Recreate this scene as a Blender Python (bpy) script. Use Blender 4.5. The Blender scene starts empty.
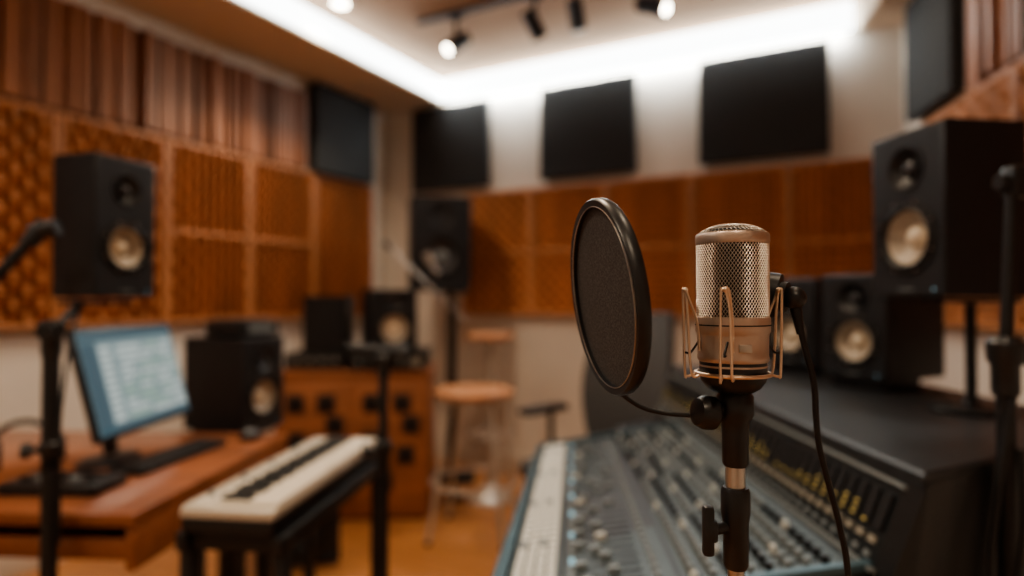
import bpy, bmesh, math, random
from mathutils import Vector, Matrix, Euler
random.seed(7)
scene = bpy.context.scene
YAW = math.radians(27.56)      # room axes versus viewing direction
R = math.radians

# ------------------------------------------------------------------ materials
def mat(name, col, rough=.5, metal=0., emit=None, es=0., var=0., scale=30., bump=0., coat=0., stretch=(1,1,1), spec=.5):
    m = bpy.data.materials.new(name); m.use_nodes = True
    nt = m.node_tree; p = nt.nodes['Principled BSDF']
    p.inputs['Base Color'].default_value = (*col, 1)
    p.inputs['Roughness'].default_value = rough
    p.inputs['Metallic'].default_value = metal
    p.inputs['Coat Weight'].default_value = coat
    p.inputs['Specular IOR Level'].default_value = spec
    if emit:
        p.inputs['Emission Color'].default_value = (*emit, 1)
        p.inputs['Emission Strength'].default_value = es
    if var or bump:
        tc = nt.nodes.new('ShaderNodeTexCoord'); mp = nt.nodes.new('ShaderNodeMapping')
        mp.inputs['Scale'].default_value = stretch
        nt.links.new(tc.outputs['Object'], mp.inputs['Vector'])
        n = nt.nodes.new('ShaderNodeTexNoise'); n.inputs['Scale'].default_value = scale
        n.inputs['Detail'].default_value = 5
        nt.links.new(mp.outputs['Vector'], n.inputs['Vector'])
        if var:
            mr = nt.nodes.new('ShaderNodeMapRange')
            mr.inputs['From Min'].default_value = .3; mr.inputs['From Max'].default_value = .7
            mr.inputs['To Min'].default_value = 1-var; mr.inputs['To Max'].default_value = 1+var
            nt.links.new(n.outputs['Fac'], mr.inputs['Value'])
            mx = nt.nodes.new('ShaderNodeMix'); mx.data_type = 'RGBA'; mx.blend_type = 'MULTIPLY'
            mx.inputs['Factor'].default_value = 1
            mx.inputs['A'].default_value = (*col, 1)
            nt.links.new(mr.outputs['Result'], mx.inputs['B'])
            nt.links.new(mx.outputs['Result'], p.inputs['Base Color'])
        if bump:
            b = nt.nodes.new('ShaderNodeBump'); b.inputs['Strength'].default_value = bump
            b.inputs['Distance'].default_value = .003
            nt.links.new(n.outputs['Fac'], b.inputs['Height']); nt.links.new(b.outputs['Normal'], p.inputs['Normal'])
    return m

BLACK = mat('matte_black', (.012,.013,.015), .5, var=.2, scale=60)
BLACKP = mat('black_plastic', (.018,.019,.021), .36, var=.15, scale=80)
CAB = mat('speaker_black', (.016,.018,.022), .42, var=.2, scale=120, bump=.15)
BAFF = mat('baffle_black', (.018,.020,.024), .5, var=.2, scale=120)
RUB = mat('rubber', (.01,.01,.011), .45)
CONE = mat('cone_grey', (.46,.39,.31), .45, var=.1, scale=40)
CAP = mat('dust_cap', (.85,.74,.58), .35)
DOME = mat('tweeter_dome', (.06,.06,.065), .3, .3)
METAL = mat('steel', (.55,.52,.48), .28, 1.)
CHAMP = mat('champagne_metal', (.56,.45,.38), .42, .75, var=.06, scale=90)
WIREM = mat('grille_wire', (.68,.63,.57), .38, .9)
COPPER = mat('brass_wire', (.82,.66,.52), .36, .9)
INNER = mat('grille_inner', (.01,.009,.008), .8)
FABRIC = mat('panel_fabric', (.055,.060,.064), .9, var=.25, scale=300, bump=.4, spec=.2)
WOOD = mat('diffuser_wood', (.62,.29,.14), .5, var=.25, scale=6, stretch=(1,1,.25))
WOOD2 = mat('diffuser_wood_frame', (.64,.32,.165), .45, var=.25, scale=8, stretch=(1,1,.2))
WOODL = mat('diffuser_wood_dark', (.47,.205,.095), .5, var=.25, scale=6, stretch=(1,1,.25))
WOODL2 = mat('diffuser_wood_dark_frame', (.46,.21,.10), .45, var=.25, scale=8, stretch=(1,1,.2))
WOODS = mat('slat_wood', (.27,.112,.052), .5, var=.35, scale=10, stretch=(1,1,.1))
WOODSD = mat('slat_backing', (.10,.044,.022), .7, var=.2, scale=10)
DESK = mat('desk_wood', (.28,.10,.044), .32, var=.25, scale=7, stretch=(.25,2,2), coat=.3)
CABW = mat('cabinet_wood', (.36,.145,.072), .45, var=.25, scale=7, stretch=(.4,1,2))
SEATW = mat('stool_wood', (.50,.24,.12), .4, var=.2, scale=9, stretch=(.3,2,1))
WHITE = mat('ivory_keys', (.76,.70,.60), .3)
KBBODY = mat('keyboard_body', (.56,.51,.43), .4)
SURF = mat('console_surface', (.06,.083,.092), .35, .2, var=.12, scale=12)
SURF2 = mat('console_surface_dark', (.022,.028,.032), .4, .1, var=.1, scale=12)
RIM = mat('console_rim', (.07,.13,.16), .3, .4)
CREAM = mat('fader_caps', (.64,.65,.61), .4)
GREYK = mat('knob_grey', (.22,.25,.26), .35)
SHELF = mat('shelf_top', (.026,.029,.033), .42, var=.2, scale=30)
LED = mat('meter_led', (.4,.3,.05), .4, emit=(1.,.72,.30), es=.22)
LEDB = mat('button_led', (.2,.4,.5), .4, emit=(.5,.85,1.), es=.5)
METERW = mat('meter_slot', (.30,.28,.23), .5)
PALE = mat('pale_metal', (.62,.58,.52), .35, .6)
CHAIRM = mat('chair_mesh', (.085,.085,.088), .7, var=.3, scale=200)
STRIP = mat('led_diffuser', (.9,.95,1), .5, emit=(.90,.96,.96), es=6.5)
LAMPE = mat('lamp_lens', (1,.9,.75), .4, emit=(1.,.88,.70), es=25)
CEILM = mat('ceiling_paint', (.50,.345,.23), .8, var=.04, scale=3, bump=.05)
SOFM = mat('soffit_paint', (.72,.60,.48), .8, var=.03, scale=3, bump=.05)
WALLM = mat('wall_paint', (.73,.68,.61), .75, var=.04, scale=3, bump=.08)
TRIM = mat('trim_paint', (.64,.57,.48), .5)
SCR0 = mat('display_background', (.02,.02,.02), .3, emit=(.26,.35,.36), es=.75)
SCR1 = mat('display_bar', (.02,.02,.02), .3, emit=(.07,.13,.16), es=.8)
SCR2 = mat('display_track', (.02,.02,.02), .3, emit=(.56,.63,.60), es=.8)
SCR3 = mat('display_clip', (.02,.02,.02), .3, emit=(.34,.47,.40), es=.8)

def floor_mat():
    m = bpy.data.materials.new('oak_floor'); m.use_nodes = True
    nt = m.node_tree; p = nt.nodes['Principled BSDF']
    tc = nt.nodes.new('ShaderNodeTexCoord')
    b = nt.nodes.new('ShaderNodeTexBrick'); b.inputs['Scale'].default_value = 1
    b.inputs['Brick Width'].default_value = 1.4; b.inputs['Row Height'].default_value = .13
    b.inputs['Mortar Size'].default_value = .002
    b.inputs['Color1'].default_value = (.56,.26,.11,1); b.inputs['Color2'].default_value = (.46,.205,.085,1)
    b.inputs['Mortar'].default_value = (.12,.05,.02,1)
    nt.links.new(tc.outputs['Object'], b.inputs['Vector'])
    mp = nt.nodes.new('ShaderNodeMapping'); mp.inputs['Scale'].default_value = (1.5, 14, 1)
    nt.links.new(tc.outputs['Object'], mp.inputs['Vector'])
    n = nt.nodes.new('ShaderNodeTexNoise'); n.inputs['Scale'].default_value = 3; n.inputs['Detail'].default_value = 6
    nt.links.new(mp.outputs['Vector'], n.inputs['Vector'])
    mr = nt.nodes.new('ShaderNodeMapRange'); mr.inputs['To Min'].default_value = .7; mr.inputs['To Max'].default_value = 1.25
    nt.links.new(n.outputs['Fac'], mr.inputs['Value'])
    mx = nt.nodes.new('ShaderNodeMix'); mx.data_type='RGBA'; mx.blend_type='MULTIPLY'; mx.inputs['Factor'].default_value=1
    nt.links.new(b.outputs['Color'], mx.inputs['A']); nt.links.new(mr.outputs['Result'], mx.inputs['B'])
    nt.links.new(mx.outputs['Result'], p.inputs['Base Color'])
    p.inputs['Roughness'].default_value = .35
    return m
FLOORM = floor_mat()

# ------------------------------------------------------------------ mesh builder
class B:
    def __init__(s): s.bm = bmesh.new(); s.mats = []
    def mi(s, m):
        if m not in s.mats: s.mats.append(m)
        return s.mats.index(m)
    def add(s, t, m, M=None):
        if M is not None: t.transform(M)
        i = s.mi(m)
        for f in t.faces: f.material_index = i
        me = bpy.data.meshes.new('tmp'); t.to_mesh(me); t.free()
        s.bm.from_mesh(me); bpy.data.meshes.remove(me)
    def box(s, c, size, m, rot=(0,0,0), bev=0., M=None, seg=2):
        t = bmesh.new(); bmesh.ops.create_cube(t, size=1)
        t.transform(Matrix.Diagonal((*size, 1)))
        if bev: bmesh.ops.bevel(t, geom=t.edges[:], offset=bev, segments=seg, profile=.5, affect='EDGES')
        T = Matrix.Translation(c) @ Euler(rot).to_matrix().to_4x4()
        if M is not None: T = M @ T
        s.add(t, m, T)
    def cyl(s, p1, p2, r1, m, r2=None, seg=20):
        p1, p2 = Vector(p1), Vector(p2); d = p2-p1
        t = bmesh.new()
        bmesh.ops.create_cone(t, cap_ends=True, segments=seg, radius1=r1, radius2=r1 if r2 is None else r2, depth=d.length)
        s.add(t, m, Matrix.Translation((p1+p2)/2) @ d.to_track_quat('Z','Y').to_matrix().to_4x4())
    def sph(s, c, r, m, sc=(1,1,1), u=20, v=12):
        t = bmesh.new(); bmesh.ops.create_uvsphere(t, u_segments=u, v_segments=v, radius=r)
        s.add(t, m, Matrix.Translation(c) @ Matrix.Diagonal((*sc,1)))
    def lathe(s, prof, m, M=None, seg=40):
        t = bmesh.new(); rows = []
        for r, z in prof:
            if r < 1e-6: rows.append([t.verts.new((0,0,z))])
            else: rows.append([t.verts.new((r*math.cos(2*math.pi*k/seg), r*math.sin(2*math.pi*k/seg), z)) for k in range(seg)])
        for a, b in zip(rows, rows[1:]):
            for k in range(seg):
                k2 = (k+1) % seg
                if len(a)==1 and len(b)==1: continue
                if len(a)==1: t.faces.new((a[0], b[k], b[k2]))
                elif len(b)==1: t.faces.new((a[k], a[k2], b[0]))
                else: t.faces.new((a[k], a[k2], b[k2], b[k]))
        s.add(t, m, M)
    def tube(s, pts, r, m, seg=8, smooth=True, closed=False):
        P = [Vector(p) for p in pts]
        if smooth and len(P) > 2:
            Q = []
            n = len(P)
            rng = range(n) if closed else range(n-1)
            for i in rng:
                if closed: p0,p1,p2,p3 = P[i-1],P[i],P[(i+1)%n],P[(i+2)%n]
                else: p0,p1,p2,p3 = P[max(i-1,0)],P[i],P[i+1],P[min(i+2,n-1)]
                for k in range(6):
                    u = k/6
                    Q.append(.5*((2*p1)+(-p0+p2)*u+(2*p0-5*p1+4*p2-p3)*u*u+(-p0+3*p1-3*p2+p3)*u**3))
            if not closed: Q.append(P[-1])
            P = Q
        t = bmesh.new(); rows = []; n = len(P)
        up = None
        for i, p in enumerate(P):
            if closed: d = P[(i+1)%n]-P[i-1]
            else: d = P[min(i+1,n-1)]-P[max(i-1,0)]
            d.normalize()
            if up is None: up = d.orthogonal().normalized()
            up = (up - d*up.dot(d)).normalized(); sd = d.cross(up)
            rows.append([t.verts.new(p + r*(math.cos(2*math.pi*k/seg)*up + math.sin(2*math.pi*k/seg)*sd)) for k in range(seg)])
        pr = list(zip(rows, rows[1:]))
        if closed: pr.append((rows[-1], rows[0]))
        for a, b in pr:
            for k in range(seg): t.faces.new((a[k], a[(k+1)%seg], b[(k+1)%seg], b[k]))
        if not closed:
            t.faces.new(rows[0][::-1]); t.faces.new(rows[-1])
        s.add(t, m)
    def ring(s, c, axis, Rr, r, m, n=40, seg=8):
        q = Vector(axis).to_track_quat('Z','Y')
        s.tube([Vector(c)+q@Vector((Rr*math.cos(2*math.pi*k/n), Rr*math.sin(2*math.pi*k/n),0)) for k in range(n)], r, m, seg, smooth=False, closed=True)
    def loft(s, loops, m, cap=True, closed=True):
        t = bmesh.new(); rows = [[t.verts.new(p) for p in L] for L in loops]; n = len(rows[0])
        for a, b in zip(rows, rows[1:]):
            for k in range(n if closed else n-1):
                t.faces.new((a[k], a[(k+1)%n], b[(k+1)%n], b[k]))
        if cap: t.faces.new(rows[0][::-1]); t.faces.new(rows[-1])
        bmesh.ops.recalc_face_normals(t, faces=t.faces[:])
        s.add(t, m)
    def prism(s, poly, z0, z1, m):
        s.loft([[(x,y,z0) for x,y in poly], [(x,y,z1) for x,y in poly]], m)
    def done(s, name, loc=(0,0,0), rz=0., rot=None, ang=35):
        me = bpy.data.meshes.new(name); s.bm.to_mesh(me); s.bm.free()
        for m in s.mats: me.materials.append(m)
        for p in me.polygons: p.use_smooth = True
        me.set_sharp_from_angle(angle=R(ang))
        o = bpy.data.objects.new(name, me); scene.collection.objects.link(o)
        o.location = loc; o.rotation_euler = rot if rot else (0,0,rz)
        return o

def face_rz(n):  # local -Y looks along n
    return math.atan2(n[1], n[0]) + math.pi/2
ROTX = Matrix.Rotation(math.pi/2, 4, 'X')

# ------------------------------------------------------------------ speakers
def holed(b, x0,x1,z0,z1,cx,cz,r,m,y=0.):
    angs = [2*math.pi*k/48 for k in range(48)] + [math.atan2(z-cz,x-cx)%(2*math.pi) for x in (x0,x1) for z in (z0,z1)]
    angs = sorted(set(round(a,6) for a in angs))
    inn, out = [], []
    for a in angs:
        c, sn = math.cos(a), math.sin(a)
        k = min(((x1-cx)/c if c>1e-6 else (x0-cx)/c if c<-1e-6 else 1e9), ((z1-cz)/sn if sn>1e-6 else (z0-cz)/sn if sn<-1e-6 else 1e9))
        inn.append((cx+r*c, y, cz+r*sn)); out.append((cx+k*c, y, cz+k*sn))
    t = bmesh.new()
    A = [t.verts.new(p) for p in inn]; O = [t.verts.new(p) for p in out]; n=len(A)
    for k in range(n): t.faces.new((A[k],A[(k+1)%n],O[(k+1)%n],O[k]))
    b.add(t, m)

def speaker(name, F, n, z, w, h, d, cone=CONE, cap=CAP, wz=.36, wr=.37, tz=.77, tr=.22):
    b = B()
    def rect(y, ins): return [(-w/2+ins,y,ins),(w/2-ins,y,ins),(w/2-ins,y,h-ins),(-w/2+ins,y,h-ins)]
    e = .007
    loops = [rect(0,e), rect(e*.3,e*.3), rect(e,0), rect(d-e,0), rect(d,e)]
    t = bmesh.new(); rows=[[t.verts.new(p) for p in L] for L in loops]
    for a, c in zip(rows, rows[1:]):
        for k in range(4): t.faces.new((a[k],a[(k+1)%4],c[(k+1)%4],c[k]))
    t.faces.new(rows[-1]); bmesh.ops.recalc_face_normals(t, faces=t.faces[:])
    b.add(t, CAB)
    Rw, Rt = w*wr, w*tr; zw, zt = h*wz, h*tz; zm = (zw+Rw + zt-Rt)/2
    holed(b, -w/2+e, w/2-e, e, zm, 0, zw, Rw*.97, BAFF)
    holed(b, -w/2+e, w/2-e, zm, h-e, 0, zt, Rt, BAFF)
    M = Matrix.Translation((0,0,zw)) @ ROTX
    b.lathe([(Rw*.96,-.004),(Rw*.97,.004),(Rw*1.09,.004),(Rw*1.11,.0)], BLACKP, M)
    b.lathe([(Rw*.97,-.003),(Rw*.93,.004),(Rw*.87,.006),(Rw*.81,.003),(Rw*.78,-.004)], RUB, M)
    b.lathe([(Rw*.78,-.004),(Rw*.6,-.016),(Rw*.34,-.030)], cone, M)
    b.lathe([(Rw*.36,-.029),(Rw*.3,-.022),(Rw*.2,-.014),(Rw*.1,-.011),(0,-.010)], cap, M)
    for k in range(8):
        a = math.pi/8+k*math.pi/4
        b.cyl((Rw*1.03*math.cos(a),-.003,zw+Rw*1.03*math.sin(a)),(Rw*1.03*math.cos(a),-.006,zw+Rw*1.03*math.sin(a)),.0025,METAL,seg=6)
    M = Matrix.Translation((0,0,zt)) @ ROTX
    b.lathe([(Rt*1.12,.0),(Rt*1.1,.003),(Rt,.003),(Rt*.85,-.004),(Rt*.55,-.014),(Rt*.42,-.018)], BLACKP, M)
    b.lathe([(Rt*.44,-.018),(Rt*.36,-.008),(Rt*.2,-.003),(0,-.001)], DOME, M)
    b.cyl((w*.36,.0,h*.045),(w*.36,-.002,h*.045),.002,LEDB,seg=8)
    b.box((0,-.001,h*.045),(w*.2,.002,.004),GREYK)
    # back panel and port
    b.box((0,d+.003,h*.4),(w*.6,.008,h*.45),BLACKP,bev=.002)
    return b.done(name, (F[0],F[1],z), face_rz(n))

speaker('studio_monitor_speaker', (.850,1.33), (-.99,-.137), 1.252, .205, .36, .195)
speaker('studio_monitor_speaker', (.937,1.70), (-.89,-.455), 1.03, .19, .285, .27, wr=.36)
speaker('studio_monitor_speaker', (.92,2.06), (-.85,-.5), 1.03, .19, .285, .19)
speaker('studio_monitor_speaker', (-1.0,1.60), (.95,-.30), 1.252, .175, .36, .15)
speaker('studio_monitor_speaker', (-1.0,2.50), (.93,-.36), .72, .22, .37, .32)
speaker('studio_monitor_speaker', (-.65,3.42), (.42,-.9), .957, .26, .34, .27)
speaker('studio_monitor_speaker', (-1.20,3.64), (-1,-.05), .940, .24, .32, .25)
speaker('pa_speaker', (-.47,4.15), (.25,-.97), 1.30, .40, .64, .32, cone=DOME, cap=GREYK, wr=.34)

# isolation pads
for P,n in (((.937,1.70),(-.89,-.455)),((.92,2.06),(-.85,-.5))):
    b=B(); b.box((0,.1,.0145),(.15,.17,.029),RUB,bev=.005)
    b.done('isolation_pad',(P[0],P[1],1.0),face_rz(n))

# desktop pole under right speaker
b=B()
b.lathe([(0,0),(.075,0),(.078,.006),(.07,.012),(.02,.018),(.011,.03),(.011,.03)],BLACKP)
b.cyl((0,0,.02),(0,0,.238),.011,BLACK); b.box((0,0,.244),(.13,.13,.010),BLACKP,bev=.003)
b.done('desktop_speaker_stand',(1.01,1.36,1.001))

# ------------------------------------------------------------------ stands
def tripod(b, x, y, z=.32, spread=.34, az0=.4):
    b.cyl((x,y,z-.16),(x,y,z+.03),.02,BLACKP)
    for k in range(3):
        a = az0+k*2*math.pi/3
        fx, fy = x+spread*math.cos(a), y+spread*math.sin(a)
        b.cyl((x+.015*math.cos(a),y+.015*math.sin(a),z),(fx,fy,.02),.009,BLACK,seg=10)
        b.cyl((x,y,z-.15),(x+spread*.45*math.cos(a),y+spread*.45*math.sin(a),z*.58),.005,BLACK,seg=8)
        b.sph((fx,fy,.015),.015,RUB,u=10,v=6)

def clutch(b, x, y, z, r=.02, hh=.09, knob=True, ax=(-1,0)):
    b.lathe([(0,0),(r*.8,0),(r*.85,hh*.1),(r*.85,hh*.5),(r*1.1,hh*.62),(r*1.15,hh*.9),(r*.8,hh),(0,hh)],BLACKP,Matrix.Translation((x,y,z)),seg=20)
    if knob:
        b.cyl((x,y,z+hh*.7),(x+ax[0]*.045,y+ax[1]*.045,z+hh*.7),.007,BLACKP,seg=10)
        b.cyl((x+ax[0]*.04,y+ax[1]*.04,z+hh*.7),(x+ax[0]*.055,y+ax[1]*.055,z+hh*.7),.018,BLACKP,seg=10)

# left speaker stand (pole, tripod, top arm and plate)
b=B(); px,py=-1.04,1.395
tripod(b,px,py,.35,.31,1.2)
b.cyl((px,py,.2),(px,py,1.14),.017,BLACK)
clutch(b,px,py,1.12,.024,.08,ax=(.4,-.9)); clutch(b,px,py,.86,.02,.07,ax=(-.9,-.3))
b.cyl((px,py,1.17),(-1.082,1.545,1.235),.010,BLACK); b.box((-1.078,1.60,1.24),(.10,.14,.012),BLACKP,bev=.003)
b.tube([(-1.07,1.53,1.235),(-1.035,1.45,1.15),(px+.03,py-.01,1.0),(px+.028,py-.01,.9),(px+.022,py,.7)],.004,RUB)
b.done('speaker_stand')
# boom arm stand at far left
b=B(); px,py=-1.32,1.30
tripod(b,px,py,.35,.28,.2)
b.cyl((px,py,.2),(px,py,1.02),.013,BLACK); clutch(b,px,py,1.0,.02,.08)
b.cyl((px,py,1.04),(-1.095,1.42,1.40),.012,BLACK)
b.cyl((-1.11,1.412,1.375),(-1.08,1.43,1.425),.019,BLACKP); b.cyl((-1.105,1.42,1.40),(-1.055,1.43,1.415),.020,BLACKP)
b.sph((px,py,1.09),.024,BLACKP)
b.tube([(px+.03,1.3,1.15),(px+.05,1.33,.9),(-1.35,1.34,.5),(-1.4,1.2,.05),(-1.2,1.1,.02)],.004,RUB)
b.done('boom_stand')
# stand on right
b=B(); px,py=.762,.955
b.lathe([(0,0),(.15,0),(.152,.012),(.13,.02),(.03,.028),(.02,.05),(0,.05)],BLACK,Matrix.Translation((px,py,0)))
b.cyl((px,py,.03),(px,py,1.13),.013,BLACK); clutch(b,px,py,1.10,.022,.09,ax=(.9,.3))
b.cyl((px,py,1.15),(px+.016,py,1.45),.009,BLACK)
b.box((px+.02,py,1.43),(.03,.03,.05),BLACKP,bev=.006); b.cyl((px-.008,py,1.43),(px+.05,py,1.43),.012,BLACKP)
b.tube([(px,py-.015,1.1),(px-.03,py-.02,.95),(px-.05,py-.03,.8),(px-.01,py-.03,.65),(px-.06,py-.04,.45),(px-.02,py-.05,.3),(px-.18,py-.1,.02)],.005,RUB)
b.tube([(px+.01,py-.015,1.02),(px+.0,py-.03,.9),(px-.03,py-.04,.72),(px+.03,py-.03,.6),(px,py-.05,.4),(px+.1,py-.1,.02)],.005,RUB)
b.done('speaker_stand')
# mid stand behind the keyboard
b=B(); px,py=-.345,1.66
tripod(b,px,py,.3,.26,.9)
b.cyl((px,py,.2),(px,py,.80),.015,BLACK); b.cyl((px,py,.78),(px,py,1.10),.012,BLACK)
clutch(b,px,py,.78,.021,.09); clutch(b,px,py,1.04,.020,.06,knob=False)
b.cyl((px-.10,py+.02,1.115),(px+.05,py-.01,1.105),.012,BLACK); b.cyl((px+.035,py,1.105),(px+.07,py-.01,1.10),.02,BLACKP)
b.done('microphone_stand')
# PA speaker stand
b=B(); px,py=-.43,4.31
b.box((px,py,.015),(.34,.30,.028),BLACK,bev=.005); b.cyl((px,py,.02),(px,py,1.288),.022,BLACK); b.box((px,py,1.291),(.2,.2,.014),BLACKP)
b.done('speaker_stand')
# small speaker floor stand
b=B(); px,py=-1.15,2.555
b.box((px,py,.012),(.26,.26,.022),BLACK,rot=(0,0,1.2),bev=.003); b.box((px,py,.36),(.08,.08,.68),BLACK,rot=(0,0,1.2),bev=.006)
b.box((px,py,.709),(.20,.24,.016),BLACK,rot=(0,0,1.2),bev=.003)
b.done('speaker_stand')
# rear boom mic stand with small mic
b=B(); px,py=-.36,3.87
b.lathe([(0,0),(.07,0),(.07,.02),(.02,.03),(0,.03)],BLACK,Matrix.Translation((px,py,0)))
b.cyl((px,py,.02),(px,py,1.20),.011,BLACKP)
b.sph((px,py,1.21),.02,BLACKP)
b.cyl((-.30,py,1.11),(-.80,py,1.60),.008,PALE); b.cyl((-.80,py,1.60),(-.76,py,1.56),.015,BLACKP)
b.cyl((-.50,py-.05,1.46),(-.53,py-.06,1.53),.026,PALE)
b.cyl((-.46,py-.04,1.40),(-.50,py-.05,1.46),.016,PALE)
b.cyl((-.46,py-.03,1.40),(-.50,py,1.30),.007,BLACKP)
b.done('boom_microphone_stand')

# ------------------------------------------------------------------ studio microphone
MX, MY = .1785, .50
K = .00081
def mz(y): return (298-y)*K     # heights relative to the eye level
b=B()
g=lambda rp,y:(rp*K, mz(y))
# inner dark core
b.lathe([g(0,226),g(18,229),g(30,237),g(33,246),g(33,321)],INNER)
b.lathe([g(34.4,234),g(35.4,236),g(35.4,243),g(34.4,245)],CHAMP,seg=64)
b.lathe([g(34.0,316),g(35.6,317),g(35.9,322),g(35.6,331),g(34.5,333),g(34.0,335),g(33.6,354),g(34.0,356),g(33.8,359),g(32.4,361)],CHAMP,seg=64)
b.lathe([g(36.0,324),g(36.0,325.2)],INNER,seg=64)
b.lathe([g(32.4,360),g(32.0,362),g(32.0,372),g(31,380),g(26,387),g(20,391),g(0,391)],BLACKP,seg=64)
b.lathe([g(32.2,364),g(32.5,365),g(32.2,366)],CHAMP,seg=64)
b.box((0,-.0278,mz(346)),(.010,.0016,.006),METAL,bev=.0005)
mic = b.done('microphone_body')
# grille as true wire lattice
t=bmesh.new(); prof=[]
for i in range(32): prof.append((34.3,318-i*(75/31)))
NS=66; rows=[]
for i,(r,y) in enumerate(prof):
    off=.5*(i%2)
    rows.append([t.verts.new((r*K*math.cos(2*math.pi*(k+off)/NS), r*K*math.sin(2*math.pi*(k+off)/NS), mz(y))) for k in range(NS)])
for i in range(0,len(rows)-2):
    for k in range(NS):
        a=rows[i][k]; c=rows[i+2][k]
        l=rows[i+1][(k-1)%NS] if i%2==0 else rows[i+1][k]
        r_=rows[i+1][k] if i%2==0 else rows[i+1][(k+1)%NS]
        t.faces.new((a,r_,c,l))
# dome top lattice
dome=[(34.0,236),(32,233),(28,230),(23,227.8),(17.5,226),(12,225),(6.5,224.3)]
rw=[]
for i,(r,y) in enumerate(dome):
    rw.append([t.verts.new((r*K*math.cos(2*math.pi*(k+.5*(i%2))/48), r*K*math.sin(2*math.pi*(k+.5*(i%2))/48), mz(y))) for k in range(48)])
for a,c in zip(rw,rw[1:]):
    for k in range(48): t.faces.new((a[k],a[(k+1)%48],c[(k+1)%48],c[k]))
me=bpy.data.meshes.new('grille'); t.to_mesh(me); t.free(); me.materials.append(WIREM)
gr=bpy.data.objects.new('grille',me); scene.collection.objects.link(gr)
wf=gr.modifiers.new('w','WIREFRAME'); wf.thickness=.00080; wf.use_even_offset=False
# shock mount
b=B()
b.ring((0,0,mz(373)),(0,0,1),35.5*K,.0017,COPPER,64)
for a in (4,65,184,243):
    c,s_=math.cos(R(a)),math.sin(R(a))
    tx,ty=-s_,c
    P=lambda rp,y,w=0:(rp*K*c+w*K*tx, rp*K*s_+w*K*ty, mz(y))
    b.tube([P(36,374,-5),P(45,376,-5),P(47,370,-5),P(49,296,-4),P(49,290,-2),P(48,289,2),P(47,296,4),P(38,322,5),P(36,350,5)],.0011,COPPER)
    b.tube([P(36,374,6),P(43,374,5),P(46,350,5),P(47.5,310,4),P(48,289,0)],.0011,COPPER)
    b.sph(P(48,290),.0023,COPPER,u=10,v=8)
    b.tube([P(48,352,0),P(42,352,-2),P(34.2,340,0)],.0009,RUB)
shock=b.done('shock_mount')
# swivel, stand
b=B()
sx=2*K
b.lathe([(0,mz(388)),(15*K,mz(388)),(16*K,mz(393)),(18*K,mz(396)),(18*K,mz(414)),(14*K,mz(420)),(13*K,mz(432)),(12.5*K,mz(462)),(11*K,mz(465)),(0,mz(465))][::-1],BLACKP,Matrix.Translation((sx,0,0)))
b.cyl((sx+.002,0,mz(404)),(-24*K,-.004,mz(410)),.0065,BLACKP)
M=Matrix.Translation((-29*K,-.005,mz(411)))@Vector((-1,-.25,.12)).to_track_quat('Z','Y').to_matrix().to_4x4()
b.lathe([(0,-.009),(.0105,-.009),(.0135,-.006),(.0135,.003),(.011,.008),(.006,.010),(0,.0105)],BLACKP,M,seg=14)
b.cyl((sx,0,mz(490)),(sx,0,mz(460)),9.5*K,METAL)
b.lathe([(0,mz(566)),(10*K,mz(566)),(12*K,mz(562)),(12.5*K,mz(520)),(14*K,mz(512)),(14*K,mz(490)),(12*K,mz(486)),(0,mz(486))],BLACKP,Matrix.Translation((sx,0,0)))
b.cyl((sx,0,mz(524)),(-26*K,-.006,mz(526)),.0045,BLACKP,seg=12)
b.box((-28*K,-.007,mz(526)),(.009,.009,.040),BLACKP,bev=.003); b.box((-24*K,-.006,mz(526)),(.008,.012,.018),BLACKP,bev=.003)
b.cyl((sx,0,-1.22),(sx,0,mz(560)),8*K,METAL)
b.lathe([(0,-1.2495),(.13,-1.2495),(.13,-1.238),(.11,-1.228),(.02,-1.222),(.012,-1.20),(0,-1.20)],BLACK,Matrix.Translation((sx,0,0)))
# yoke behind microphone to swivel
b.tube([(sx,.012,mz(398)),(28*K,.022,mz(392)),(44*K,.03,mz(368)),(50*K,.03,mz(330)),(50*K,.024,mz(305))],.004,BLACKP)
b.cyl((36*K,.036,mz(292)),(60*K,.024,mz(296)),.0200,BLACKP,r2=.019,seg=28)
b.cyl((59*K,.0245,mz(296)),(66*K,.020,mz(297)),.0125,RUB,seg=24)
b.sph((71*K,.016,mz(298)),.0098,BLACKP)
b.cyl((71*K,.016,mz(300)),(76*K,.014,mz(335)),.0055,RUB,r2=.003,seg=14)
stand=b.done('microphone_stand_pole')
b=B()
b.tube([(75*K,.014,mz(326)),(80*K,.012,mz(352)),(87*K,.01,mz(385)),(89*K,.01,mz(420)),(92*K,.01,mz(450)),(102*K,.01,mz(490)),(112*K,.01,mz(530)),(120*K,.01,mz(580)),(118*K,.01,mz(680)),(100*K,.02,-.8),(60*K,.05,-1.1),(.12,.12,-1.243),(.3,.3,-1.245)],.0025,RUB,seg=10)
cable=b.done('microphone_cable')
emp=bpy.data.objects.new('condenser_microphone',None); scene.collection.objects.link(emp); emp.location=(MX,MY,1.25)
for o in (mic,gr,shock,stand,cable): o.parent=emp

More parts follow.
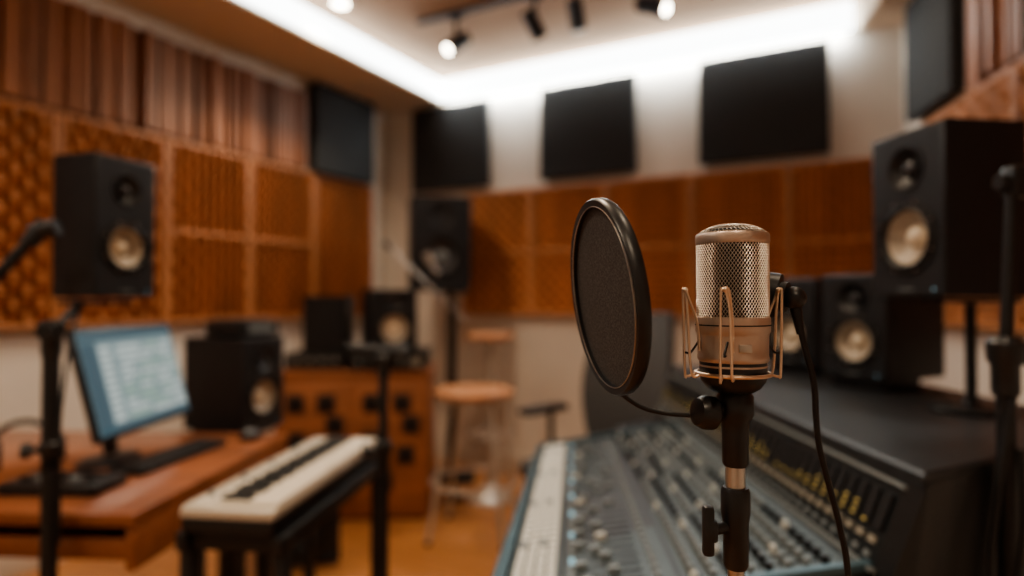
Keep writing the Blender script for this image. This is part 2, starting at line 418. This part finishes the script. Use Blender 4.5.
# pop filter
b=B(); Rp=.0755
b.lathe([(Rp-.0035,-.004),(Rp+.002,-.0052),(Rp+.0034,-.003),(Rp+.0034,.003),(Rp+.002,.0052),(Rp-.0035,.004),(Rp-.0035,-.004)],BLACKP,seg=96)
b.ring((0,0,.0045),(0,0,1),Rp-.0032,.0005,METAL,96,6)
def popmesh():
    m=bpy.data.materials.new('pop_mesh'); m.use_nodes=True; nt=m.node_tree; p=nt.nodes['Principled BSDF']
    p.inputs['Roughness'].default_value=.6
    tc=nt.nodes.new('ShaderNodeTexCoord'); ck=nt.nodes.new('ShaderNodeTexVoronoi'); ck.inputs['Scale'].default_value=700
    nt.links.new(tc.outputs['Object'],ck.inputs['Vector'])
    cr=nt.nodes.new('ShaderNodeValToRGB'); cr.color_ramp.elements[0].color=(.012,.012,.013,1); cr.color_ramp.elements[1].color=(.085,.083,.082,1)
    cr.color_ramp.elements[0].position=.2; cr.color_ramp.elements[1].position=.75
    nt.links.new(ck.outputs['Distance'],cr.inputs['Fac']); nt.links.new(cr.outputs['Color'],p.inputs['Base Color'])
    return m
PM=popmesh()
b.lathe([(Rp-.002,.0008),(0,.0015)],PM,seg=72); b.lathe([(Rp-.002,-.0008),(0,-.0015)],PM,seg=72)
nrm=Vector((-.984,-.178,-.02)).normalized()
q=nrm.to_track_quat('Z','Y')
pop=b.done('disc',ang=50); pop.rotation_mode='QUATERNION'
pop.rotation_quaternion = Matrix.Rotation(R(-6),3,'Y').to_quaternion() @ q
b=B()
b.tube([(.010,.010,-.076),(.03,.012,-.090),(.055,.012,-.096),(.085,.006,-.096),(.103,.004,-.094)],.0019,RUB)
b.cyl((.102,.004,-.099),(.102,.004,-.087),.005,BLACKP)
gn=b.done('gooseneck')
e2=bpy.data.objects.new('pop_filter',None); scene.collection.objects.link(e2); e2.location=(.0750,.495,1.251)
pop.parent=e2; gn.parent=e2

# ------------------------------------------------------------------ mixing console
b=B()
def xl(Y): return -.04+.125*(Y-1.0)
XR=.54
def prof(Y): x=xl(Y); return [(x+.06,Y,.64),(x,Y,.70),(x,Y,.762),(x+.02,Y,.772),(XR,Y,.842),(XR,Y,.60)]
b.loft([prof(.93),prof(2.0)],SURF2)
def SP(t,Y,dz=0.): x=xl(Y)+(XR-xl(Y))*t; return Vector((x,Y,.768+.0735*t+dz))
# surface plates
def plate(t0,t1,Y0,Y1,m,dz=.003):
    b.loft([[SP(t0,Y0,-.002),SP(t1,Y0,-.002),SP(t1,Y1,-.002),SP(t0,Y1,-.002)],[SP(t0,Y0,dz),SP(t1,Y0,dz),SP(t1,Y1,dz),SP(t0,Y1,dz)]],m)
plate(0,.04,.93,2.0,RIM,.012); plate(0,1,1.98,2.0,RIM,.012); plate(.04,1,.93,.945,RIM,.012)
plate(.05,.20,.95,1.97,SURF,.004); plate(.215,.52,.95,1.97,SURF,.003); plate(.535,.97,.95,1.97,SURF,.0035)
NCH=34
tilt=-math.atan2(.0735,.55)
for i in range(NCH):
    Y=.965+i*(1.0/NCH)
    for j,tt in enumerate((.075,.108,.141,.174)):
        p=SP(tt,Y,.008); b.box(p,(.015,.022,.008),CREAM if (i%8!=7 or j%2) else GREYK,rot=(0,tilt,0))
    p=SP(.34,Y,.0035); b.box(p,(.11,.005,.003),BLACK,rot=(0,tilt,0))
    p=SP(.25+.16*random.random(),Y,.009); b.box(p,(.018,.010,.010),CREAM if i%7==0 else GREYK,rot=(0,tilt,0))
    p=SP(.235,Y,.006); b.box(p,(.009,.012,.006),LEDB if i%4==0 else GREYK,rot=(0,tilt,0))
    p=SP(.47,Y,.006); b.box(p,(.010,.012,.006),GREYK,rot=(0,tilt,0))
    p=SP(.75,Y+.0147,.003); b.box(p,(.22,.002,.003),BLACK,rot=(0,tilt,0))
    for j,tt in enumerate((.56,.61,.66,.71,.76,.81,.86,.91)):
        p=SP(tt,Y,.003); b.cyl(p,p+Vector((-.001,0,.013)),.0070,(GREYK,GREYK,BLACKP,GREYK,BLACKP,GREYK,GREYK,BLACKP)[(j+i//9)%8] if (i*3+j)%11 else CREAM,r2=.0055,seg=8)
# bridge and shelf body
def yn(x): return .93+max(0,x-.60)*.53
pr=[(XR,.60),(XR,.842),(.592,.975),(1.15,.975),(1.15,.90),(1.0,.62)]
b.loft([[(x,yn(x),z) for x,z in pr],[(x,2.3,z) for x,z in pr]],SURF2)
pf=[(XR,.62),(XR+.001,.85),(.594,.985),(1.155,.985),(1.155,.90),(1.03,.60)]
b.loft([[(x,yn(x)-.045,z) for x,z in pf],[(x,yn(x)-.0,z) for x,z in pf]],BLACKP)   # end cheek
sh=[(.588,.885),(1.17,1.18),(1.20,1.25),(1.20,2.28),(1.17,2.32),(.60,2.32),(.585,2.28)]
b.loft([[(x,y,.974) for x,y in sh],[(x,y,.994) for x,y in sh],[(x+(.006 if x<.7 else -.006),y+(.006 if y<1.5 else -.006),1.0) for x,y in sh]],SHELF)
# bridge face: meters
fx=lambda u:(XR+.052*u-.002); fz=lambda u:(.842+.133*u)
ba=math.atan2(.052,.133)
for i in range(NCH+8):
    Y=.95+i*.032
    b.box((fx(.62)-.002,Y,fz(.62)),(.004,.022,.058),BLACK,rot=(0,ba,0))
    b.box((fx(.30)-.003,Y,fz(.30)),(.004,.018,.010),METERW,rot=(0,ba,0))
    b.box((fx(.14)-.003,Y,fz(.14)),(.004,.012,.008),GREYK,rot=(0,ba,0))
    lv=random.randint(0,3)
    for k in range(lv): b.box((fx(.45+.07*k)-.005,Y,fz(.45+.07*k)),(.002,.008,.004),LED,rot=(0,ba,0))
b.box((fx(.0)-.004,1.6,fz(.0)+.004),(.010,1.36,.006),GREYK,rot=(0,ba,0))
b.box((fx(.95)-.003,1.6,fz(.95)),(.006,1.36,.006),GREYK,rot=(0,ba,0))
# pedestals
for (x0,x1,y0,y1) in ((.22,.98,1.22,1.32),(.22,.98,1.82,1.92)):
    b.box(((x0+x1)/2,(y0+y1)/2,.32),(x1-x0,y1-y0,.63),BLACK,bev=.01)
b.box((.6,1.57,.35),(.04,.55,.3),BLACK)
b.done('mixing_console')

# ------------------------------------------------------------------ desk group
DR=math.atan2(.06,1)  # small yaw
b=B()   # origin at near-right corner; desk extends -x and +y
L,W=1.5,.86
b.box((-L/2,W/2,.735),(L,W,.03),DESK,bev=.004)
b.box((-L/2,.03,.66),(L-.02,.02,.05),DESK,bev=.003)
b.box((-L/2,.16,.635),(L-.04,.24,.012),DESK)
b.box((-.012,W/2,.668),(.022,W-.02,.105),DESK,bev=.003); b.box((-L+.012,W/2,.668),(.022,W-.02,.105),DESK,bev=.003)
b.box((-L/2,.31,.67),(L-.05,.02,.1),DESK); b.box((-L/2,W-.03,.64),(L-.05,.02,.16),DESK)
for x in (-.06,-L+.06):
    for y in (.35,W-.06): b.box((x,y,.31),(.05,.05,.62),BLACK,bev=.004)
    b.box((x,W/2+.15,.03),(.045,.55,.03),BLACK,bev=.004)
b.done('computer_desk',(-.875,1.43,0),-DR)

b=B()  # monitor facing +X, tilted back
T=Matrix.Translation((0,0,.40)) @ Matrix.Rotation(R(-15),4,'X')
b.box((0,.012,-.145),(.47,.022,.32),BLACKP,bev=.006,M=T)
b.box((0,.03,-.145),(.3,.03,.2),BLACKP,bev=.01,M=T)
b.box((0,-.0005,-.143),(.45,.002,.295),SCR0,M=T)
def sc(x0,x1,z0,z1,m): b.box(((x0+x1)/2,-.0018,(z0+z1)/2-.143),(x1-x0,.001,z1-z0),m,M=T)
sc(-.225,.225,.118,.147,SCR1); sc(-.225,-.16,-.147,.115,SCR1); sc(-.225,.225,-.147,-.125,SCR1)
for i in range(11):
    z=.10-i*.0205
    sc(-.155,-.105,z-.014,z,SCR2)
    x=-.095+.03*random.random()
    while x<.19:
        l=.03+.09*random.random(); sc(x,min(x+l,.218),z-.014,z,SCR2 if random.random()<.6 else SCR3); x+=l+.006+.03*random.random()
b.box((0,.065,.15),(.05,.02,.26),BLACKP,rot=(R(-10),0,0),bev=.004)
b.lathe([(0,0),(.1,0),(.1,.006),(.09,.011),(0,.014)],BLACKP,Matrix.Translation((0,.05,0))@Matrix.Diagonal((1.1,.75,1,1)))
b.done('computer_monitor',(-1.185,1.90,.751),R(90))

def pckb(name,loc,rz,w,d,nx,ny):
    b=B(); b.box((0,0,.009),(w,d,.016),BLACKP,bev=.004)
    for i in range(nx):
        for j in range(ny): b.box((-w/2+.012+(i+.5)*(w-.024)/nx,-d/2+.01+(j+.5)*(d-.02)/ny,.0195),((w-.024)/nx*.86,(d-.02)/ny*.84,.006),BLACK)
    return b.done(name,loc,rz)
pckb('computer_keyboard',(-1.055,1.93,.751),R(80),.38,.11,18,5)
b=B(); b.box((0,0,.015),(.26,.13,.028),BLACKP,bev=.006)
for k in range(5): b.cyl((-.09+k*.045,-.02,.028),(-.09+k*.045,-.02,.038),.012,GREYK if k%2 else BLACK,seg=14)
b.box((0,.04,.03),(.2,.02,.005),BLACK); b.done('audio_interface',(-1.17,1.62,.751),-.05)
b=B(); b.sph((0,0,.012),.03,BLACKP,(1,1.5,.75)); b.box((0,0,.004),(.05,.075,.006),BLACKP,bev=.002); b.cyl((0,-.03,.03),(0,-.015,.034),.004,GREYK,seg=8)
b.done('computer_mouse',(-.925,2.195,.752),-.2)
b=B()  # headphones lying on desk
b.tube([(.085*math.cos(R(a)),.0+.02,.035+.085*math.sin(R(a))*1.15) for a in range(0,181,15)],.008,BLACKP)
for sgn in (-1,1):
    b.cyl((sgn*.06,.02,.045),(sgn*.10,.02,.045),.042,BLACK,r2=.038,seg=24); b.ring((sgn*.06,.02,.045),(1,0,0),.033,.012,RUB,24)
b.done('headphones',(-1.42,1.80,.755),.7)

# piano style keyboard
b=B(); L,W=.68,.215
b.box((0,0,.020),(L-.004,W-.004,.036),BLACK,bev=.006); b.box((0,0,.045),(L,W,.022),KBBODY,bev=.006)
b.box((0,.075,.057),(L-.02,.06,.006),KBBODY,bev=.002)
for k in range(10): b.cyl((-.26+k*.045,.082,.059),(-.26+k*.045,.082,.068),.007,WHITE if k%3 else GREYK,seg=10)
nw=36; kw=(L-.05)/nw
for i in range(nw):
    x=-L/2+.025+(i+.5)*kw
    b.box((x,-.035,.060),(kw*.91,.138,.010),WHITE,bev=.0012,seg=1)
    if i%7 in (0,1,3,4,5) and i<nw-1: b.box((x+kw/2,.0,.068),(kw*.50,.068,.011),BLACK,bev=.0012,seg=1)
b.done('music_keyboard',(-.57,1.66,.742),face_rz((.993,-.12)))
b=B(); 
for sx_ in (-.3,.3):
    b.box((sx_,0,.72),(.03,.25,.035),BLACK,bev=.003)
    for y in (-.11,.11): b.box((sx_,y,.355),(.028,.028,.71),BLACK,bev=.003)
    b.box((sx_,0,.12),(.02,.2,.02),BLACK)
for y in (-.11,.11): b.box((0,y,.72),(.66,.025,.04),BLACK,bev=.003)
b.box((0,0,.70),(.6,.2,.012),BLACK)
b.done('keyboard_stand',(-.57,1.66,0),face_rz((.993,-.12)))

# subwoofer
speaker('subwoofer',(-.97,2.87),(.35,-.94),.012,.34,.42,.30,cone=BLACKP,cap=BLACKP,wz=.42,wr=.38,tz=.9,tr=.07)

# wood cabinet with square insets
b=B(); w,d,h=.86,.46,.836
b.box((0,d/2,h/2),(w,d,h-.03),CABW,bev=.006)
b.box((0,d/2,h-.012),(w+.03,d+.03,.024),CABW,bev=.005); b.box((0,d/2,.02),(w-.04,d-.04,.04),BLACK)
for i in range(2):
    x=(-.5+i)*w*.49
    b.box((x,-.006,h/2),(w*.46,.014,h-.12),CABW,bev=.004)
    for (u,v) in ((-.10,.24),(.07,.24),(-.10,.03),(.09,-.05),(-.03,-.20),(.12,.12)):
        b.box((x+u,-.014,h/2+v),(.105,.006,.11),WOODSD,bev=.004)
        b.box((x+u,-.018,h/2+v),(.075,.006,.08),BLACK,bev=.003)
    b.cyl((x+(.17 if i==0 else -.17),-.012,h/2),(x+(.17 if i==0 else -.17),-.03,h/2),.012,METAL,seg=14)
b.done('wooden_cabinet',(-.90,3.48,0),face_rz((.05,-1)))
b=B()
b.box((0,0,.055),(.42,.3,.09),BLACK,bev=.006)
for sx_ in (-.18,.18):
    for y in (-.12,.12): b.cyl((sx_,y,0),(sx_,y,.012),.014,RUB,seg=10)
for k in range(6): b.cyl((-.16+k*.06,-.150,.055),(-.16+k*.06,-.162,.055),.014,GREYK,seg=12)
b.box((.17,-.151,.055),(.05,.004,.05),METERW)
b.box((0,0,.108),(.44,.32,.012),BLACK,bev=.003)
b.done('amplifier',(-.71,3.64,.837),.0)
b=B(); b.box((0,0,.05),(.34,.26,.09),BLACKP,bev=.006)
for k in range(8): b.cyl((-.13+k*.036,-.130,.06),(-.13+k*.036,-.14,.06),.009,CREAM if k%2 else GREYK,seg=10)
for k in range(12): b.box((-.13+k*.023,0,.098),(.008,.2,.006),BLACK)
b.done('rack_unit',(-1.13,3.66,.837),.0)
b=B(); b.box((0,0,.035),(.2,.2,.065),BLACK,bev=.006); b.box((0,-.1,.035),(.14,.004,.03),GREYK); b.box((0,0,.07),(.15,.15,.006),BLACKP)
b.done('small_amplifier_box',(-1.12,2.57,1.091),1.2)

# stools
def stool(name,x,y,h,rs,leg,seat):
    b=B()
    b.lathe([(0,h-.035),(rs*.9,h-.035),(rs,h-.025),(rs,h-.008),(rs*.95,h),(0,h)],seat)
    b.ring((0,0,h-.05),(0,0,1),rs*.7,.01,leg,32)
    for k in range(4):
        a=R(35+90*k); c,s_=math.cos(a),math.sin(a)
        b.cyl((rs*.68*c,rs*.68*s_,h-.04),((rs+.06)*c,(rs+.06)*s_,.012),.012,leg,seg=12)
        b.cyl(((rs+.06)*c,(rs+.06)*s_,0),((rs+.06)*c,(rs+.06)*s_,.02),.016,RUB,seg=10)
    b.ring((0,0,.28),(0,0,1),rs*.68+(rs*.32+.06)*.63,.009,leg,40)
    return b.done(name,(x,y,0))
stool('wooden_stool',-.20,3.30,.765,.215,PALE,SEATW)
b=B() # bar stool with central column
b.lathe([(0,.99),(.13,.99),(.15,1.0),(.15,1.02),(.14,1.03),(0,1.03)],SEATW)
b.cyl((0,0,.1),(0,0,1.0),.028,PALE); b.ring((0,0,.4),(0,0,1),.13,.01,PALE,32)
for k in range(3): b.cyl((0,0,.4),(.13*math.cos(k*2.094),.13*math.sin(k*2.094),.4),.007,PALE,seg=8)
b.lathe([(0,0),(.14,0),(.14,.012),(.1,.03),(.03,.1),(0,.1)],PALE)
b.done('bar_stool',(-.135,3.86,0))

# office chair (faces left)
b=B()
b.box((0,0,.48),(.48,.48,.08),CHAIRM,bev=.03,seg=4)
loops=[]
for i in range(9):
    u=i/8; z=.56+.62*u; wd=.25-.05*abs(u-.45)*2*abs(u-.45)*2; yy=.25+.12*u-.05*math.sin(u*math.pi)
    front=[(wd*k/6, yy-.045+.06*(1-abs(k/6)**2)*1.0, z) for k in range(-6,7)]
    back=[(wd*k/6, yy+.0+.06*(1-abs(k/6)**2), z) for k in range(6,-7,-1)]
    loops.append(front+back)
b.loft(loops,CHAIRM)
b.tube([(0,.15,.43),(0,.32,.45),(0,.36,.6),(0,.33,.8)],.022,BLACKP)
for sgn in (-1,1):
    b.tube([(sgn*.2,.05,.44),(sgn*.29,.05,.47),(sgn*.30,.04,.6),(sgn*.29,.03,.70)],.014,BLACKP); b.box((sgn*.29,-.02,.715),(.08,.28,.035),BLACKP,bev=.014,seg=3)
b.cyl((0,0,.12),(0,0,.45),.028,METAL)
for k in range(5):
    a=R(72*k+20); c,s_=math.cos(a),math.sin(a)
    b.cyl((0,0,.14),(.28*c,.28*s_,.085),.022,BLACKP,r2=.014,seg=12); b.cyl((.28*c-s_*.025,.28*s_+c*.025,.032),(.28*c+s_*.025,.28*s_-c*.025,.032),.032,BLACK,seg=16); b.cyl((.28*c,.28*s_,.05),(.28*c,.28*s_,.095),.01,BLACKP,seg=8)
b.done('office_chair',(.36,2.78,0),face_rz((-.75,-.66)))

# ------------------------------------------------------------------ rotate furnishing into room axes
RZ = Matrix.Rotation(YAW, 4, 'Z')
bpy.context.view_layer.update()
for o in list(scene.objects):
    if o.parent is None: o.matrix_world = RZ @ o.matrix_world

# ------------------------------------------------------------------ room (axes aligned with walls)
XL, YB, YF, H = -3.27, 4.01, -2.0, 2.95
xr = lambda y: .346+.2405*(YB-y)
def wall(name, poly, z0, z1, m):
    b=B(); b.prism(poly,z0,z1,m); return b.done(name)
wall('floor',[(XL-.1,YF-.1),(2.1,YF-.1),(2.1,YB+.1),(XL-.1,YB+.1)],-.1,0,FLOORM)
wall('ceiling',[(XL-.1,YF-.1),(2.1,YF-.1),(2.1,YB+.1),(XL-.1,YB+.1)],H,H+.1,CEILM)
wall('wall_left',[(XL-.1,YF-.1),(XL,YF-.1),(XL,YB+.1),(XL-.1,YB+.1)],0,H,WALLM)
wall('wall_back',[(XL,YB),(xr(YB)+.1,YB),(xr(YB)+.1,YB+.1),(XL,YB+.1)],0,H,WALLM)
wall('wall_front',[(XL,YF-.1),(xr(YF)+.1,YF-.1),(xr(YF)+.1,YF),(XL,YF)],0,H,WALLM)
wall('wall_right',[(xr(YF),YF),(xr(YF)+.1,YF),(xr(YB)+.1,YB),(xr(YB),YB)],0,H,WALLM)
ZS=2.765
wall('trim_1',[(XL+.001,YF+.001),(-2.69,YF+.001),(-2.69,YB-.001),(XL+.001,YB-.001)],ZS,H-.001,SOFM)   # left soffit
wall('trim_2',[(xr(YF)-.22,YF+.001),(xr(YF)-.001,YF+.001),(xr(YB)-.001,YB-.001),(xr(YB)-.22,YB-.001)],ZS,H-.001,SOFM)
b=B(); b.box((-2.682,(YF+YB)/2,ZS+.09),(.014,YB-YF-.1,.15),STRIP,bev=.003); b.done('cove_light_strip')
b=B(); b.box(((-2.67+.11)/2,YB-.035,ZS+.09),(2.77,.065,.15),STRIP,bev=.006); cs=b.done('cove_light_strip')
al=bpy.data.lights.new('cove_wash','AREA'); al.shape='RECTANGLE'; al.size=2.7; al.size_y=.06; al.energy=24; al.color=(.97,1.,.97)
ao=bpy.data.objects.new('cove_wash',al); scene.collection.objects.link(ao); ao.location=((-2.67+.11)/2,YB-.045,ZS+.008); ao.rotation_euler=(R(8),0,0); ao.parent=cs
b=B(); b.box((XL+.008,(YF+YB)/2,.06),(.014,YB-YF-.02,.12),TRIM,bev=.003); b.done('baseboard_left')
b=B(); b.box(((XL+xr(YB))/2,YB-.008,.06),(xr(YB)-XL-.05,.014,.12),TRIM,bev=.003); b.done('baseboard_back')

# diffuser panels (local: x width, z height, looks to -Y)
def waffle(name, loc, rz, W, Hh, nx, nz, dep=.036, wd=WOOD, wf_=WOOD2, mid=True):
    b=B()
    b.box((W/2,-.012,Hh/2),(W-.004,.022,Hh),WOODSD)
    fr=.022
    for x in (fr/2,W-fr/2): b.box((x,-.03,Hh/2),(fr-.002,.056,Hh),wf_,bev=.003)
    zs_=(fr/2,Hh-fr/2,Hh*.5) if mid else (fr/2,Hh-fr/2)
    for z in zs_: b.box((W/2,-.03,z),(W-2*fr,.054,fr),wf_,bev=.003)
    t=bmesh.new()
    cw=(W-2*fr)/nx
    halves=((fr,Hh*.5-fr/2),(Hh*.5+fr/2,Hh-fr)) if mid else ((fr,Hh*.5),(Hh*.5,Hh-fr))
    for z0,z1 in halves:
        n=nz//2; ch=(z1-z0)/n
        for i in range(nx):
            for j in range(n):
                xa=fr+i*cw+.003; xb=xa+cw-.006; za=z0+j*ch+.003; zb=za+ch-.006; y0=-.022
                hi=y0-dep
                kind=(i+j)%2
                lo=y0-.003
                if kind==0: ys=(lo,lo,hi,hi)       # high at top edge
                else: ys=(hi,lo,lo,hi)              # high at left edge
                v=[t.verts.new((xa,ys[0],za)),t.verts.new((xb,ys[1],za)),t.verts.new((xb,ys[2],zb)),t.verts.new((xa,ys[3],zb))]
                u=[t.verts.new((xa,y0,za)),t.verts.new((xb,y0,za)),t.verts.new((xb,y0,zb)),t.verts.new((xa,y0,zb))]
                t.faces.new(v)
                for k in range(4): t.faces.new((u[k],u[(k+1)%4],v[(k+1)%4],v[k]))
    bmesh.ops.recalc_face_normals(t,faces=t.faces[:])
    b.add(t,wd)
    return b.done(name,loc,rz,ang=20)
def slats(name, loc, rz, W, Hh):
    b=B(); b.box((W/2,-.008,Hh/2),(W-.004,.014,Hh),WOODSD)
    n=int(W/.042); p=W/n
    for i in range(n):
        dd=random.choice((.02,.04,.06,.035)); b.box((p*(i+.5),-.015-dd/2,Hh/2),(p*random.choice((.55,.7,.85)),dd,Hh-.006),WOODS,bev=.002,seg=1)
    return b.done(name,loc,rz)
def fabric(name, loc, rz, W, Hh, dep=.05):
    b=B(); b.box((W/2,-dep/2-.012,Hh/2),(W,dep,Hh),FABRIC,bev=.006,seg=3); b.box((W/2,-.008,Hh/2),(W*.9,.014,Hh*.9),BLACK)
    return b.done(name,loc,rz)
r90=R(90)
y=3.79
for k in range(10):
    y-=.535+(.08 if k==0 else 0)
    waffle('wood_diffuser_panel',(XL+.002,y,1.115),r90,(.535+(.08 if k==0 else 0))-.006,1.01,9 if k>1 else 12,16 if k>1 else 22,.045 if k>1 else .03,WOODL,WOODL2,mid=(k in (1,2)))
y=3.12
for k in range(5):
    y-=.8
    slats('wood_slat_panel',(XL+.002,y,2.14),r90,.795,.53)
for k in range(5):
    waffle('wood_diffuser_panel',(-2.47+.56*k,YB-.002,1.13),0,.553,.905,11,18,.034)
RR=-math.atan2(1,.2405)
def onr(y,off=.003): return (xr(y)-off, y)
yy=3.86
for k in range(7):
    x_,y_=onr(yy,.012)
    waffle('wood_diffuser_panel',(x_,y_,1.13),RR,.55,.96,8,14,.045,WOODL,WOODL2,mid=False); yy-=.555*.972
fabric('acoustic_panel',(-2.955,YB-.001,2.085),0,.69,.65)
fabric('acoustic_panel',(-1.84,YB-.001,2.085),0,.69,.65)
fabric('acoustic_panel',(-.745,YB-.001,2.085),0,.73,.65)
fabric('acoustic_panel',(XL+.002,3.15,2.135),r90,.60,.622,dep=.09)
x_,y_=onr(3.76,.004); fabric('acoustic_panel',(x_,y_,2.15),RR,.52,.60,dep=.06)
yy=3.20
for k in range(5):
    x_,y_=onr(yy,.004); slats('wood_slat_panel',(x_,y_,2.11),RR,.80,.62); yy-=.81*.972

# track light
b=B(); ty=3.06
b.box((-1.45,ty,2.935),(1.6,.035,.025),BLACK,bev=.003)
def head(b,x,az,el,lit,zc=2.77):
    b.cyl((x,ty,2.925),(x,ty,zc+.04),.010,BLACK,seg=10); b.box((x,ty,2.912),(.09,.03,.02),BLACK,bev=.003)
    d=Vector((math.cos(az)*math.cos(el),math.sin(az)*math.cos(el),math.sin(el)))
    c=Vector((x,ty,zc))
    b.cyl(c-d*.09,c+d*.07,.040,BLACKP,r2=.046,seg=24); b.cyl(c+d*.068,c+d*.073,.027 if lit else .034,LAMPE if lit else GREYK,seg=24)
    return c+d*.09, d
LP=[]
LP.append(head(b,-1.97,R(-120),R(-38),True,2.75)); head(b,-1.455,R(60),R(-55),False,2.75); head(b,-1.207,R(80),R(-70),False,2.75); LP.append(head(b,-.79,R(-10),R(-25),True,2.715))
tr=b.done('track_light')
def spot(name,loc,d,e,col=(1,.84,.66),ang=110,r=.04,parent=None):
    l=bpy.data.lights.new(name,'SPOT'); l.energy=e; l.color=col; l.spot_size=R(ang); l.spot_blend=.7; l.shadow_soft_size=r
    o=bpy.data.objects.new(name,l); scene.collection.objects.link(o); o.location=loc; o.rotation_euler=Vector(d).to_track_quat('-Z','Y').to_euler()
    if parent: o.parent=parent
for p,d in LP: spot('track_spot_beam',p,d,28,ang=100,r=.02,parent=tr)
# one recessed downlight, plus added unseen fill lamps built like it
def down(x,y,e,z=H,ang=130,col=(1,.80,.58)):
    b=B(); b.lathe([(0,z-.012),(.045,z-.012),(.05,z-.016),(.065,z-.014),(.068,z-.001)],TRIM); b.lathe([(0,z-.014),(.044,z-.014)],LAMPE)
    o=b.done('ceiling_downlight_and_fill'); o.location=(x,y,0)
    spot('downlight_and_fill_beam',(0,0,z-.03),(0,0,-1),e,ang=ang,col=col,r=.03,parent=o)
down(-2.50,2.66,60); down(-2.2,.9,50); down(-1.0,1.6,60); down(-.9,-.5,62); down(.5,-.6,48); down(.2,1.0,24); down(-2.2,-.9,32)  # first is the real downlight; the others are unseen fills added for brightness

# world, camera
w=bpy.data.worlds.new('world'); scene.world=w; w.use_nodes=True
w.node_tree.nodes['Background'].inputs['Color'].default_value=(.5,.45,.4,1); w.node_tree.nodes['Background'].inputs['Strength'].default_value=.02
try: scene.view_settings.look='AgX - Medium High Contrast'
except Exception as e: print(e)
cd=bpy.data.cameras.new('camera'); cam=bpy.data.objects.new('camera',cd); scene.collection.objects.link(cam)
cam.location=(0,0,1.25); cam.rotation_euler=(R(90+.93),0,YAW)
cd.sensor_width=36; cd.lens=617/1024*36; cd.clip_start=.02
cd.dof.use_dof=True; cd.dof.focus_distance=.48; cd.dof.aperture_fstop=1.8
scene.camera=cam
